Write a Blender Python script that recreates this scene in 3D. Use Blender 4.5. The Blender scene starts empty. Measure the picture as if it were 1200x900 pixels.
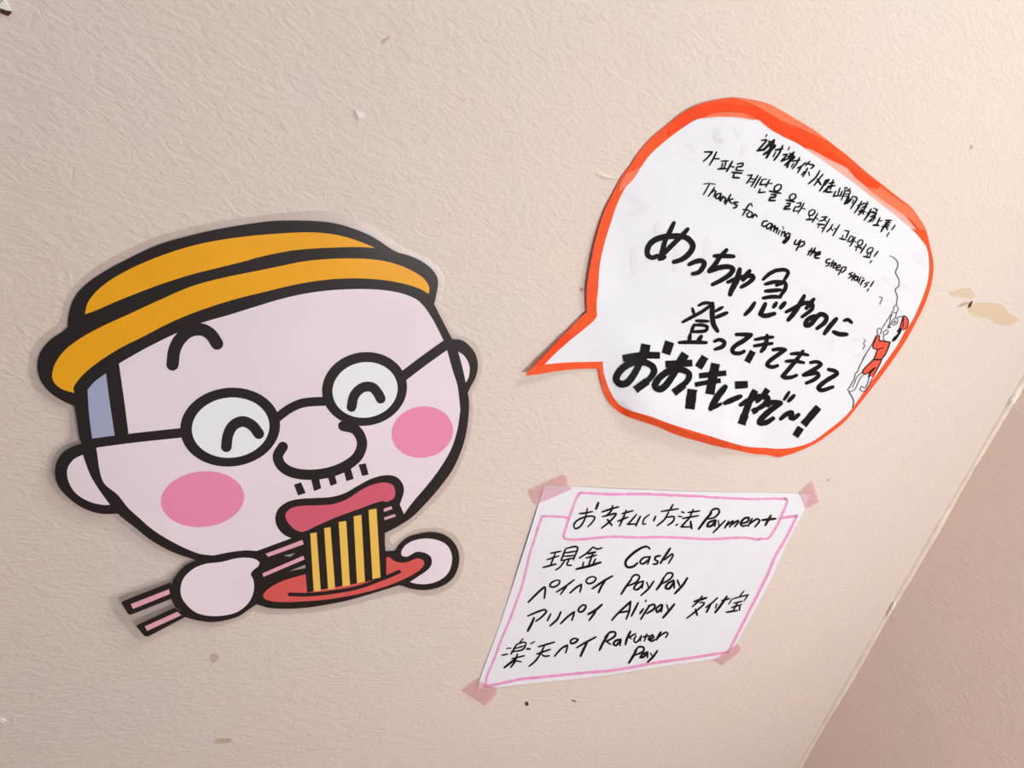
import bpy, bmesh, math, random
from mathutils import Vector, Matrix
from mathutils.geometry import delaunay_2d_cdt

# ------------------------------------------------------------------ camera
F = 800.0                                   # focal length in pixels of the 1200 px wide frame
NRM = Vector((-0.3725081, -0.43615094, 0.81915204))     # into the wall, in camera axes (x right, y down, z forward)
UP = Vector((0.24832419, -0.89733807, -0.36485543))     # world up, in camera axes
EX = NRM.cross(UP)
DIST, EYE = 0.38515, 1.60
CAM = Vector((0.0, -DIST, EYE))
col = bpy.context.scene.collection
sc = bpy.context.scene

cam_data = bpy.data.cameras.new('camera')
cam_data.sensor_width = 36.0
cam_data.lens = 36.0 * F / 1200.0
cam_data.clip_start = 0.01
cam = bpy.data.objects.new('camera', cam_data)
col.objects.link(cam)
def to_world(v):                            # camera axes -> world axes
    return Vector((EX.dot(v), NRM.dot(v), UP.dot(v)))
cr, cu, cb = to_world(Vector((1, 0, 0))), to_world(Vector((0, -1, 0))), to_world(Vector((0, 0, -1)))
M = Matrix(((cr.x, cu.x, cb.x), (cr.y, cu.y, cb.y), (cr.z, cu.z, cb.z))).to_4x4()
M.translation = CAM
cam.matrix_world = M
sc.camera = cam

# ------------------------------------------------------------------ light and exposure
world = bpy.data.worlds.new('world')
sc.world = world
world.use_nodes = True
bg = world.node_tree.nodes['Background']
bg.inputs[0].default_value = (0.80, 0.82, 0.95, 1)
bg.inputs[1].default_value = 0.26

def area(name, loc, target, sx, sy, power, colour):
    l = bpy.data.lights.new(name, 'AREA')
    l.shape = 'RECTANGLE'; l.size = sx; l.size_y = sy; l.energy = power; l.color = colour
    o = bpy.data.objects.new(name, l); col.objects.link(o)
    o.location = loc
    o.rotation_euler = (Vector(target) - Vector(loc)).to_track_quat('-Z', 'Y').to_euler()
    return o
area('wall_lamp', (0.49, -1.0, 1.42), (0.55, 0.0, 1.30), 0.22, 0.22, 5.5, (1.0, 0.95, 0.95))
area('ceiling_lamp', (0.66, -0.42, 2.5), (0.52, 0.0, 1.6), 0.3, 0.16, 5.8, (0.88, 1.0, 1.0))
area('cool_left_fill', (-1.2, -1.6, 2.3), (0.1, 0.0, 1.5), 0.8, 0.8, 0.9, (0.80, 0.93, 1.0))  # added weak cool fill from the left, not an actual window
sc.view_settings.view_transform = 'Standard'
sc.view_settings.look = 'None'
sc.view_settings.gamma = 1.0
sc.view_settings.use_curve_mapping = False
sc.view_settings.exposure = 0.05

# ------------------------------------------------------------------ helpers
def P(px, py, h=0.0):
    """the point a distance h in front of the wall plane y = 0 that belongs to a picture position"""
    d = to_world(Vector((px - 600.0, py - 450.0, F)))
    t = (DIST - h) / d.y
    return CAM + d * t

def lin(c):
    return tuple(((x / 255.0) / 12.92 if x <= 10 else ((x / 255.0 + 0.055) / 1.055) ** 2.4) for x in c) + (1.0,)

def material(name, rgb, rough=0.6, coat=0.0, var=0.0, vscale=40.0, bump=0.0, bscale=300.0, spec=0.5, coat_rough=0.25):
    m = bpy.data.materials.new(name); m.use_nodes = True
    nt = m.node_tree; b = nt.nodes['Principled BSDF']
    b.inputs['Base Color'].default_value = lin(rgb)
    b.inputs['Roughness'].default_value = rough
    b.inputs['Specular IOR Level'].default_value = spec
    b.inputs['Coat Weight'].default_value = coat
    b.inputs['Coat Roughness'].default_value = coat_rough
    tc = nt.nodes.new('ShaderNodeTexCoord')
    if var:
        n = nt.nodes.new('ShaderNodeTexNoise'); n.inputs['Scale'].default_value = vscale; n.inputs['Detail'].default_value = 4
        nt.links.new(tc.outputs['Object'], n.inputs['Vector'])
        r = nt.nodes.new('ShaderNodeValToRGB')
        a = lin([max(0, c * (1 - var)) for c in rgb]); z = lin([min(255, c * (1 + var)) for c in rgb])
        r.color_ramp.elements[0].position = 0.3; r.color_ramp.elements[1].position = 0.7
        r.color_ramp.elements[0].color = a; r.color_ramp.elements[1].color = z
        nt.links.new(n.outputs[0], r.inputs[0]); nt.links.new(r.outputs[0], b.inputs['Base Color'])
    if bump:
        n = nt.nodes.new('ShaderNodeTexNoise'); n.inputs['Scale'].default_value = bscale; n.inputs['Detail'].default_value = 3
        nt.links.new(tc.outputs['Object'], n.inputs['Vector'])
        u = nt.nodes.new('ShaderNodeBump'); u.inputs['Strength'].default_value = bump; u.inputs['Distance'].default_value = 0.001
        nt.links.new(n.outputs[0], u.inputs['Height']); nt.links.new(u.outputs[0], b.inputs['Normal'])
    return m

def sheer(name, rgb, opacity, rough=0.35, gloss=0.06):
    """thin see-through film: part diffuse tint, part clear, a little gloss"""
    m = bpy.data.materials.new(name); m.use_nodes = True
    nt = m.node_tree; nt.nodes.clear()
    out = nt.nodes.new('ShaderNodeOutputMaterial')
    tr = nt.nodes.new('ShaderNodeBsdfTransparent'); tr.inputs[0].default_value = (0.97, 0.96, 0.96, 1)
    df = nt.nodes.new('ShaderNodeBsdfDiffuse'); df.inputs[0].default_value = lin(rgb)
    gl = nt.nodes.new('ShaderNodeBsdfGlossy'); gl.inputs['Roughness'].default_value = rough
    m1 = nt.nodes.new('ShaderNodeMixShader'); m1.inputs[0].default_value = opacity
    m2 = nt.nodes.new('ShaderNodeMixShader'); m2.inputs[0].default_value = gloss
    nt.links.new(tr.outputs[0], m1.inputs[1]); nt.links.new(df.outputs[0], m1.inputs[2])
    nt.links.new(m1.outputs[0], m2.inputs[1]); nt.links.new(gl.outputs[0], m2.inputs[2])
    nt.links.new(m2.outputs[0], out.inputs[0])
    return m

# tiles: (left, top, enlargement) of the places the outlines were measured in
TILE = dict(F1=(30, 230, 3.6), F2=(300, 230, 3.6), F3=(40, 400, 3.6), F4=(300, 400, 3.6), F5=(120, 580, 5), F6=(290, 530, 4.285),
            B1=(700, 110, 6), B2=(900, 120, 6), B6=(600, 340, 6), B7=(700, 430, 6), B8=(900, 390, 6), C1=(1050, 280, 6.427),
            A1=(880, 145, 10), A2=(960, 195, 10), L1=(815, 165, 10), L2=(920, 220, 10), M1=(815, 205, 10), M2=(920, 265, 10),
            D=(750, 250, 10), E=(850, 300, 8), G1=(790, 345, 10), G2=(880, 385, 10), H=(710, 395, 10), I=(800, 430, 10), J=(870, 440, 10),
            K1=(985, 290, 12), K2=(985, 350, 12), K3=(985, 410, 12),
            P1=(660, 565, 10), P2=(770, 565, 8), P3=(610, 630, 10), P4=(710, 630, 10), P5=(790, 680, 10), P6=(690, 710, 10), P7=(580, 700, 10),
            Q1=(600, 545, 10), Q2=(860, 545, 10), Q3=(530, 740, 10), Q4=(780, 710, 10), W=(0, 0, 1))

def pts(s):
    """'F1 x,y x,y F2 x,y' -> list of (x, y, is_corner)"""
    out = []; t = TILE['W']
    for w in s.split():
        if w in TILE: t = TILE[w]; continue
        c = w.endswith('!'); a, b = w.rstrip('!').split(',')
        out.append((t[0] + float(a) / t[2], t[1] + float(b) / t[2], c))
    return out

def smooth(p, closed=False, step=2.0):
    """Catmull-Rom through the points; a point marked ! stays a sharp corner"""
    n = len(p); res = []
    if n < 3 and not closed: return [(a[0], a[1]) for a in p]
    segs = n if closed else n - 1
    for i in range(segs):
        p1 = p[i]; p2 = p[(i + 1) % n]
        p0 = p[i - 1] if (closed or i > 0) else p1
        p3 = p[(i + 2) % n] if (closed or i + 2 < n) else p2
        L = math.hypot(p2[0] - p1[0], p2[1] - p1[1])
        def tan(a, m, b, sharp):
            if sharp: return (0, 0)
            l1 = math.hypot(m[0] - a[0], m[1] - a[1]); l2 = math.hypot(b[0] - m[0], b[1] - m[1])
            if l1 + l2 < 1e-6: return (0, 0)
            k = L / (l1 + l2)
            return ((b[0] - a[0]) * k, (b[1] - a[1]) * k)
        t1 = tan(p0, p1, p2, p1[2]); t2 = tan(p1, p2, p3, p2[2])
        if p1[2] or p2[2]:
            if p1[2]: t1 = ((p2[0] - p1[0]), (p2[1] - p1[1]))
            if p2[2]: t2 = ((p2[0] - p1[0]), (p2[1] - p1[1]))
        k = max(1, int(L / step))
        for j in range(k):
            t = j / k; a = 2*t**3 - 3*t*t + 1; b = t**3 - 2*t*t + t; c = -2*t**3 + 3*t*t; d = t**3 - t*t
            res.append((a*p1[0] + b*t1[0] + c*p2[0] + d*t2[0], a*p1[1] + b*t1[1] + c*p2[1] + d*t2[1]))
    if not closed: res.append((p[-1][0], p[-1][1]))
    return res

def inside(poly, x, y):
    r = False; j = len(poly) - 1
    for i in range(len(poly)):
        xi, yi = poly[i]; xj, yj = poly[j]
        if (yi > y) != (yj > y) and x < (xj - xi) * (y - yi) / (yj - yi) + xi: r = not r
        j = i
    return r

ORG = {}                                     # world position of the thing a part belongs to
def link(name, me, mat, parent=None, label=None):
    o = bpy.data.objects.new(name, me); col.objects.link(o)
    if mat: me.materials.append(mat)
    if parent:
        o.parent = parent
        if parent.name in ORG: ORG[o.name] = ORG[parent.name]
    if label: o['label'] = label
    return o

def mesh_from(name, px_verts, faces, hf, off, mat, parent, label=None, thick=0.0):
    """2D outline vertices -> real points on the sheet standing hf + off in front of the wall"""
    org = ORG.get(parent.name, Vector((0, 0, 0))) if parent else Vector((0, 0, 0))
    vs = [P(x, y, hf(x, y) + off) - org for x, y in px_verts]
    fs = []
    for f in faces:
        a, b, c = (vs[f[0]], vs[f[1]], vs[f[2]])
        fs.append(f if (b - a).cross(c - a).y < 0 else tuple(reversed(f)))
    if thick:
        edges = {}
        for f in fs:
            for i in range(len(f)):
                e = (f[i], f[(i + 1) % len(f)]); edges[e] = 1
        n = len(vs); vs += [v + Vector((0, thick, 0)) for v in vs]
        back = [tuple(reversed([i + n for i in f])) for f in fs]
        side = [(b, a, a + n, b + n) for (a, b) in edges if (b, a) not in edges]
        fs = fs + back + side
    me = bpy.data.meshes.new(name); me.from_pydata([tuple(v) for v in vs], [], fs); me.update()
    return link(name, me, mat, parent, label)

def fill(name, s, hf, off, mat, parent, holes=(), grid=9.0, closed_smooth=True, label=None, thick=0.0, raw=None):
    p = raw or (smooth(pts(s), True) if closed_smooth else densify([(a[0], a[1]) for a in pts(s)]))
    loops = [p] + [smooth(pts(h), True) if isinstance(h, str) else h for h in holes]
    verts = []; edges = []
    for lp in loops:
        b = len(verts); verts += [Vector(q) for q in lp]
        edges += [(b + i, b + (i + 1) % len(lp)) for i in range(len(lp))]
    x0 = min(v[0] for v in p); x1 = max(v[0] for v in p); y0 = min(v[1] for v in p); y1 = max(v[1] for v in p)
    x = x0 + grid / 2; r = 0
    while x < x1:
        y = y0 + grid / 2 + (grid / 2 if r % 2 else 0)
        while y < y1:
            if inside(p, x, y) and not any(inside(l, x, y) for l in loops[1:]): verts.append(Vector((x, y)))
            y += grid
        x += grid; r += 1
    ov, oe, of, *_ = delaunay_2d_cdt(verts, edges, [], 0, 1e-5)
    fs = []
    for f in of:
        cx = sum(ov[i][0] for i in f) / len(f); cy = sum(ov[i][1] for i in f) / len(f)
        if inside(p, cx, cy) and not any(inside(l, cx, cy) for l in loops[1:]): fs.append(tuple(f))
    return mesh_from(name, [(v[0], v[1]) for v in ov], fs, hf, off, mat, parent, label, thick)

def densify(p, step=4.0):
    out = []
    for i in range(len(p)):
        a = p[i]; b = p[(i + 1) % len(p)]; L = math.hypot(b[0] - a[0], b[1] - a[1]); k = max(1, int(L / step))
        out += [(a[0] + (b[0] - a[0]) * j / k, a[1] + (b[1] - a[1]) * j / k) for j in range(k)]
    return out

def ellipse(tile, cx, cy, rx, ry, deg, n=56):
    t = TILE[tile]; a = math.radians(deg); o = []
    for i in range(n):
        u = 2 * math.pi * i / n; x = rx * math.cos(u); y = ry * math.sin(u)
        o.append((t[0] + (cx + x * math.cos(a) - y * math.sin(a)) / t[2], t[1] + (cy + x * math.sin(a) + y * math.cos(a)) / t[2]))
    return o

RNG = random.Random(4)
def ribbon(V, FC, p, w, flat=False, step=1.6, jitter=0.0, taper=0.0):
    q = smooth(p, False, step)
    if len(q) == 2:
        k = max(1, int(math.hypot(q[1][0] - q[0][0], q[1][1] - q[0][1]) / 3)); q = [(q[0][0] + (q[1][0] - q[0][0]) * i / k, q[0][1] + (q[1][1] - q[0][1]) * i / k) for i in range(k + 1)]
    clean = [q[0]]
    for a in q[1:]:
        if math.hypot(a[0] - clean[-1][0], a[1] - clean[-1][1]) > 0.08: clean.append(a)
    q = clean
    if len(q) < 2: q.append((q[0][0] + 0.3, q[0][1]))
    n = len(q); base = len(V)
    def width(i):
        t = i / (n - 1); k = 1.0
        if taper: k = 1 - taper * abs(2 * t - 1) ** 3
        if jitter: k *= 1 + jitter * RNG.uniform(-1, 1)
        return w * k / 2
    strip = []
    for i in range(n):
        a = q[max(0, i - 1)]; b = q[min(n - 1, i + 1)]
        dx, dy = b[0] - a[0], b[1] - a[1]; L = math.hypot(dx, dy) or 1; dx /= L; dy /= L
        hw = width(i); strip.append((q[i], dx, dy, hw))
        V.append((q[i][0] - dy * hw, q[i][1] + dx * hw)); V.append((q[i][0], q[i][1])); V.append((q[i][0] + dy * hw, q[i][1] - dx * hw))
    for i in range(n - 1):
        a = base + 3 * i
        FC.append((a, a + 3, a + 4, a + 1)); FC.append((a + 1, a + 4, a + 5, a + 2))
    # round joints at tight bends and round ends
    def disc(c, hw, a0, a1):
        b = len(V); V.append(c); m = 7
        for j in range(m + 1):
            u = a0 + (a1 - a0) * j / m; V.append((c[0] + hw * math.cos(u), c[1] + hw * math.sin(u)))
        for j in range(m): FC.append((b, b + 1 + j, b + 2 + j))
    if not flat:
        for i, s in ((0, -1), (n - 1, 1)):
            c, dx, dy, hw = strip[i]; u = math.atan2(dy * s, dx * s); disc(c, hw, u - math.pi / 2, u + math.pi / 2)
    for i in range(1, n - 1):
        a, b = strip[i - 1], strip[i + 1]
        if strip[i][1] * a[1] + strip[i][2] * a[2] < 0.93 or strip[i][1] * b[1] + strip[i][2] * b[2] < 0.93: disc(strip[i][0], strip[i][3], 0, 2 * math.pi)

def strokes(name, rows, hf, off, mat, parent, label=None, jitter=0.05, taper=0.25, k=1.0):
    """rows: 'width TILE x,y x,y; x,y x,y; ...'  (width 5f = flat ends). All strokes of one written line are one print part."""
    V, FC = [], []
    for row in rows:
        w = 2.0; flat = False; tile = 'W'
        for s in row.split(';'):
            tk = s.split()
            if not tk: continue
            if ',' not in tk[0] and tk[0] not in TILE:
                flat = tk[0].endswith('f'); w = float(tk[0].rstrip('f')); tk = tk[1:]
            if tk[0] in TILE: tile = tk[0]; tk = tk[1:]
            ribbon(V, FC, pts(tile + ' ' + ' '.join(tk)), w * k, flat, jitter=jitter, taper=0 if flat else taper)
    return mesh_from(name, V, FC, hf, off, mat, parent, label)

def writing(name, rows, hf, off, mat, parent, label):
    """one written line: a part whose pieces are its characters or words"""
    o = bpy.data.objects.new(name, None); col.objects.link(o); o.parent = parent; o.empty_display_size = 0.01
    o['label'] = label; ORG[o.name] = ORG[parent.name]
    for r in rows: strokes('handwriting', [r], hf, off, mat, o)
    return o

def empty(name, px, py, label, cat, group=None):
    o = bpy.data.objects.new(name, None); col.objects.link(o); o.location = P(px, py, 0); o.empty_display_size = 0.02
    o['label'] = label; o['category'] = cat
    if group: o['group'] = group
    ORG[o.name] = o.location.copy()
    return o

def sm(a, b, x):
    t = min(1, max(0, (x - a) / (b - a))); return t * t * (3 - 2 * t)
def segdist(px, py, line):
    best = (1e9, 0)
    for i in range(len(line) - 1):
        ax, ay = line[i]; bx, by = line[i + 1]; L2 = (bx - ax) ** 2 + (by - ay) ** 2
        t = max(0, min(1, ((px - ax) * (bx - ax) + (py - ay) * (by - ay)) / L2))
        d = math.hypot(px - ax - t * (bx - ax), py - ay - t * (by - ay))
        if d < best[0]: best = (d, (i + t) / (len(line) - 1))
    return best

# ------------------------------------------------------------------ the setting
def plaster(name, rot, seed, base=(233, 218, 205), cool=(229, 218, 209), strength=0.44):
    m = bpy.data.materials.new(name); m.use_nodes = True
    nt = m.node_tree; b = nt.nodes['Principled BSDF']; N = nt.nodes.new; Lk = nt.links.new
    b.inputs['Roughness'].default_value = 0.62; b.inputs['Specular IOR Level'].default_value = 0.35
    tc = N('ShaderNodeTexCoord')
    mp = N('ShaderNodeMapping'); mp.inputs['Rotation'].default_value = rot; mp.inputs['Location'].default_value = (seed, seed, seed)
    Lk(tc.outputs['Object'], mp.inputs['Vector'])
    st = N('ShaderNodeMapping'); st.inputs['Scale'].default_value = (0.55, 1.0, 1.0); Lk(mp.outputs[0], st.inputs['Vector'])
    wr = N('ShaderNodeTexNoise'); wr.inputs['Scale'].default_value = 340; wr.inputs['Detail'].default_value = 3.5; wr.inputs['Roughness'].default_value = 0.55; wr.inputs['Distortion'].default_value = 1.1
    Lk(st.outputs[0], wr.inputs['Vector'])
    fib = N('ShaderNodeTexNoise'); fib.inputs['Scale'].default_value = 120; fib.inputs['Detail'].default_value = 2; fib.inputs['Distortion'].default_value = 2.0
    Lk(st.outputs[0], fib.inputs['Vector'])
    lg = N('ShaderNodeTexNoise'); lg.inputs['Scale'].default_value = 14; lg.inputs['Detail'].default_value = 3; Lk(mp.outputs[0], lg.inputs['Vector'])
    a1 = N('ShaderNodeMath'); a1.operation = 'MULTIPLY_ADD'; a1.inputs[1].default_value = 1.1; Lk(fib.outputs[0], a1.inputs[0]); Lk(wr.outputs[0], a1.inputs[2])
    a2 = N('ShaderNodeMath'); a2.operation = 'MULTIPLY_ADD'; a2.inputs[1].default_value = 2.5; Lk(lg.outputs[0], a2.inputs[0]); Lk(a1.outputs[0], a2.inputs[2])
    bp = N('ShaderNodeBump'); bp.inputs['Strength'].default_value = strength; bp.inputs['Distance'].default_value = 0.0011
    Lk(a2.outputs[0], bp.inputs['Height']); Lk(bp.outputs[0], b.inputs['Normal'])
    # paint tone drifting a little between cooler and warmer, faint yellowing
    t = N('ShaderNodeTexNoise'); t.inputs['Scale'].default_value = 6; t.inputs['Detail'].default_value = 5; t.inputs['Roughness'].default_value = 0.6
    Lk(mp.outputs[0], t.inputs['Vector'])
    r = N('ShaderNodeValToRGB'); r.color_ramp.elements[0].position = 0.35; r.color_ramp.elements[1].position = 0.65
    r.color_ramp.elements[0].color = lin(cool); r.color_ramp.elements[1].color = lin(base)
    Lk(t.outputs[0], r.inputs[0]); Lk(r.outputs[0], b.inputs['Base Color'])
    return m

wall_mat = plaster('painted_wallpaper', (0, math.radians(-12), 0), 3.1)
wall_mat2 = plaster('painted_wallpaper_side', (0, 0, math.radians(90)), 7.7, base=(243, 221, 206), cool=(238, 220, 206), strength=0.5)
XC = 0.7881                                      # where the two walls meet
H = 2.6
def box(name, a, b, mat, parent=None, bevel=0.0):
    bm = bmesh.new(); bmesh.ops.create_cube(bm, size=1.0)
    for v in bm.verts:
        v.co = Vector([(a[i] + b[i]) / 2 + v.co[i] * (b[i] - a[i]) for i in range(3)])
    if bevel: bmesh.ops.bevel(bm, geom=list(bm.edges), offset=bevel, segments=2, affect='EDGES')
    me = bpy.data.meshes.new(name); bm.to_mesh(me); bm.free()
    return link(name, me, mat, parent)
wb = box('wall_back', (-1.8, 0.0, 0.0), (XC + 0.12, 0.12, H), wall_mat); wb['kind'] = 'structure'
wr_ = box('wall_right', (XC, -2.2, 0.0), (XC + 0.12, 0.0, H), wall_mat2); wr_['kind'] = 'structure'
floor_mat = material('brown_stair_floor', (176, 122, 92), 0.7, var=0.1, vscale=12)
ceil_mat = material('ceiling_paint', (222, 214, 204), 0.8, var=0.02, vscale=5)
fl = box('floor', (-1.8, -2.2, -0.1), (XC + 0.12, 0.12, 0.0), floor_mat); fl['kind'] = 'structure'
ce = box('ceiling', (-1.8, -2.2, H), (XC + 0.12, 0.12, H + 0.1), ceil_mat); ce['kind'] = 'structure'

# caulk bead in the corner, slightly wavy, with worn spots
bead_mat = material('cream_caulk', (240, 224, 206), 0.45, var=0.04, vscale=60, bump=0.3, bscale=150)
V = []; FC = []; n = 260; rg = random.Random(9)
for i in range(n + 1):
    z = H * i / n; r = 0.0044 + 0.0007 * math.sin(z * 31) + rg.uniform(-0.0004, 0.0004)
    for j in range(7):
        u = math.pi / 2 * j / 6                   # concave-cornered fillet, bulging slightly
        x = XC + 0.0004 - r * (1 - 0.62 * math.sin(u)) if j < 6 else XC + 0.0004
        V.append((XC + 0.0005 - r * math.cos(u), 0.0005 - r * math.sin(u), z))
for i in range(n):
    for j in range(6):
        a = i * 7 + j; FC.append((a, a + 1, a + 8, a + 7))
me = bpy.data.meshes.new('trim_1'); me.from_pydata(V, [], FC); me.update()
for p_ in me.polygons: p_.use_smooth = True
tr = link('trim_1', me, bead_mat); tr['kind'] = 'structure'

# worn spots, chips and stains of the wall: parts of the wall
flat0 = lambda x, y: 0.0
chip_white = material('bare_white_plaster', (250, 247, 242), 0.7)
chip_dark = material('dark_gouge', (84, 52, 38), 0.9)
chip_tan = material('tan_scuff', (196, 164, 138), 0.9, var=0.08, vscale=300)
stain_y = sheer('yellow_glue_stain', (246, 220, 164), 0.30, gloss=0.0)
stain_b = sheer('faint_brown_stain', (205, 165, 115), 0.22, gloss=0.0)
def flake(name, s, mat, off=0.0006, thick=0.0):
    o = fill(name, s, flat0, off, mat, wb, grid=4, thick=thick); return o
flake('paint_chip', 'W 416,129! 421,131 427,133! 426,138! 423,137 422,139 418,134', chip_white, 0.0010, 0.0008)
flake('paint_chip', 'W 0,10! 8,12 14,13! 12,17 9,19! 4,17 0,15!', chip_dark, 0.0005)
flake('paint_chip', 'W 0,4! 5,0! 10,7 13,13! 7,12 0,9!', chip_white, 0.0014, 0.0012)
flake('paint_chip', 'C1 580,465! 572,490 560,515 548,520! 545,510 555,485', chip_dark, 0.0006)
flake('paint_chip', 'C1 470,515! 500,490 550,475! 545,485 500,505', chip_tan, 0.0006)
flake('stain', 'C1 550,500 600,480 700,480 800,500 860,560 920,610 860,650 760,640 690,600 590,580 545,545', stain_y, 0.0004)
flake('stain', 'C1 400,410 470,380 560,370 600,430 560,450 480,440 420,430', sheer('pale_glue_stain', (244, 224, 180), 0.3, gloss=0), 0.0004)
flake('stain', 'W 446,50 449,46 456,42 457,45 452,49 448,52', stain_b, 0.0004)
flake('stain', 'W 250,868 258,866 270,865 271,869 262,872 252,871', stain_b, 0.0004)
flake('stain', 'W 246,768 252,766 257,770 254,775 248,776', stain_b, 0.0004)
flake('paint_chip', 'W 0,842! 5,843 7,845! 4,847 0,846', chip_white, 0.0008, 0.0006)
flake('paint_chip', 'W 700,203 712,206 724,208 713,208', chip_white, 0.0008, 0.0006)
flake('paint_chip', 'W 616,822 619,823 619,827 616,827', chip_dark, 0.0005)
flake('paint_chip', 'W 669,820 674,821 676,823 672,822', chip_dark, 0.0005)
flake('paint_chip', 'W 970,561 972.5,562 972.5,563.5 970,563.5', chip_tan, 0.0005)
flake('paint_chip', 'W 681,337 684,338 682,342 680,341', chip_tan, 0.0005)
flake('paint_chip', 'W 1138,170 1140,171 1139,175 1137,174', chip_tan, 0.0005)
# chips knocked out of the caulk on the corner
for k, (z, s) in enumerate(((P(1187, 467, 0).z, 0.007), (P(1051, 708, 0).z, 0.006), (P(1046, 716, 0).z, 0.004))):
    bm = bmesh.new(); bmesh.ops.create_icosphere(bm, subdivisions=2, radius=1.0); rq = random.Random(k)
    for v in bm.verts:
        q = 1 + rq.uniform(-0.3, 0.25); v.co = Vector((v.co.x * s * 0.35 * q, v.co.y * s * 0.35 * q, v.co.z * s * q))
        v.co += Vector((XC - 0.003, -0.003, z))
    me = bpy.data.meshes.new('paint_chip'); bm.to_mesh(me); bm.free(); link('paint_chip', me, chip_white, tr)

# ------------------------------------------------------------------ cartoon sticker
st = empty('cartoon_sticker', 300, 500, 'laminated cartoon sticker of a man in a yellow hat and glasses eating noodles', 'sticker')
def h_st(x, y):
    h = 0.0008
    h += 0.0034 * sm(330, 90, x) * sm(380, 560, y)          # lower left part stands off the wall
    h += 0.0020 * sm(640, 740, y) * sm(420, 150, x)
    h += 0.0008 * sm(440, 560, x)
    h += 0.00025 * math.sin(x * 0.031 + 1.0) * math.sin(y * 0.027)
    return h
lam = dict(coat=0.3, coat_rough=0.32, rough=0.6, spec=0.25, bump=0.05, bscale=25)
m_black = material('sticker_black', (33, 27, 24), **lam)
m_yellow = material('sticker_yellow', (250, 178, 14), var=0.015, vscale=60, **lam)
m_face = material('sticker_skin', (246, 234, 241), var=0.012, vscale=20, **lam)
m_white = material('sticker_lens_white', (247, 252, 255), **lam)
m_blue = material('sticker_grey_blue', (172, 180, 212), **lam)
m_pink = material('sticker_cheek_pink', (248, 152, 186), **lam)
m_lips = material('sticker_lip_red', (222, 100, 122), **lam)
m_red = material('sticker_plate_red', (228, 96, 90), **lam)
m_noodle = material('sticker_noodle_yellow', (252, 206, 92), **lam)
m_stick = material('sticker_chopstick_pink', (240, 178, 190), **lam)
m_film = sheer('clear_laminate', (216, 203, 196), 0.24, rough=0.3, gloss=0.06)

OUT = ('F1 203,885! 150,860 100,825 65,780 50,720 62,660 100,610 150,575 178,552! 180,510 200,440 240,385 320,325 430,265 560,205 680,170 800,142 940,118 '
       'F2 60,106 160,103 260,106 340,116 420,140 490,170 545,205 575,225 600,238! 650,252 700,275 740,305 764,340 768,370 760,420 752,455! 790,530 828,603! 870,608 905,635 928,670 936,715 928,760 905,805 893,830! '
       'F4 898,240 899,290 890,370 870,450 830,540 780,610 720,680 660,740 600,780 545,808! F6 690,405! 690,450 693,497! 740,495! 770,455 810,425 870,408 930,402 990,415 1035,450 1060,500 1062,560 1040,620 1000,660 940,685 880,692 820,685 780,672 760,668! '
       '640,705 500,745 400,765 300,780 200,786 110,782 50,765! F5 905,640! 860,670 800,710 740,730 650,745 570,738 490,718! 455,680! 425,655! 405,610! 402,560 410,510 440,460 490,410 550,382! 450,350 360,310 270,255 190,190 130,145 90,110! '
       'F3 280,727 210,705 150,665 105,615 88,560 95,510 120,470 160,445 200,432! 190,400 178,320 168,265!')
film = ('F1 200,905! 140,885 85,850 30,800 15,720 30,640 75,585 130,545 150,510 165,440 205,380 280,310 400,240 540,175 680,135 800,108 940,90 '
        'F2 60,76 160,66 260,62 350,74 430,98 510,138 570,180 620,212 690,245 745,275 785,320 795,370 778,440 800,500 835,575 880,592 925,620 948,665 955,715 945,770 920,820 912,850 '
        'F4 918,300 908,380 886,465 845,560 790,640 730,700 660,765 590,810 565,825! F6 725,400! 715,440 730,465! 770,430 820,400 880,385 940,380 1010,395 1060,435 1088,500 1088,570 1065,635 1015,685 950,715 880,720 800,705 '
        '650,735 500,775 400,795 300,808 200,815 110,815 20,800! F5 890,680 800,740 740,760 650,780 560,772 500,760! 400,800 280,860 210,855 150,790 90,720 55,660 60,620 130,590 300,520 370,495! 400,460 470,405 500,385! 430,365 340,330 250,275 170,210 100,160 60,125 '
        'F3 270,745 200,722 135,680 85,625 68,560 75,500 105,455 145,430 165,415! 160,330 150,285')
fill('laminate_film', film, h_st, -0.00025, m_film, st, label='clear laminate margin around the print')
fill('outline', OUT, h_st, 0.0, m_black, st, label='thick black outline of the drawing')
L1, L2_, L3, L4 = 0.00012, 0.00024, 0.00034, 0.00044
def art(name, s, m, off=L1, sm_=True, label=None, raw=None, parent=st):
    return fill(name, s, h_st, off, m, parent, closed_smooth=sm_, label=label, raw=raw)
art('hat_crown', 'F1 250,498! 262,450 300,400 360,352 450,302 560,255 680,215 800,188 940,168 F2 60,160 150,154 230,152 310,158 380,172 440,192 503,218! 430,214 340,216 250,220 160,228 80,242 0,260 F1 940,270 820,300 700,330 580,368 480,405 380,445 300,480', m_yellow, label='upper golden yellow band of the hat')
art('hat_brim', 'F1 205,830! 150,812 120,785 112,755 125,705 165,650 230,600 320,550 430,500 560,440 700,380 850,340 960,318 F2 100,295 200,275 300,265 400,262 490,266 570,280 640,305 700,340 725,370 732,392 728,412! 690,390 620,368 540,354 450,347 350,348 250,358 150,376 50,400 F1 900,430 800,460 700,495 600,538 500,590 400,640 320,690 250,745 215,785 202,808', m_yellow, label='lower golden yellow brim of the hat')
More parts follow.
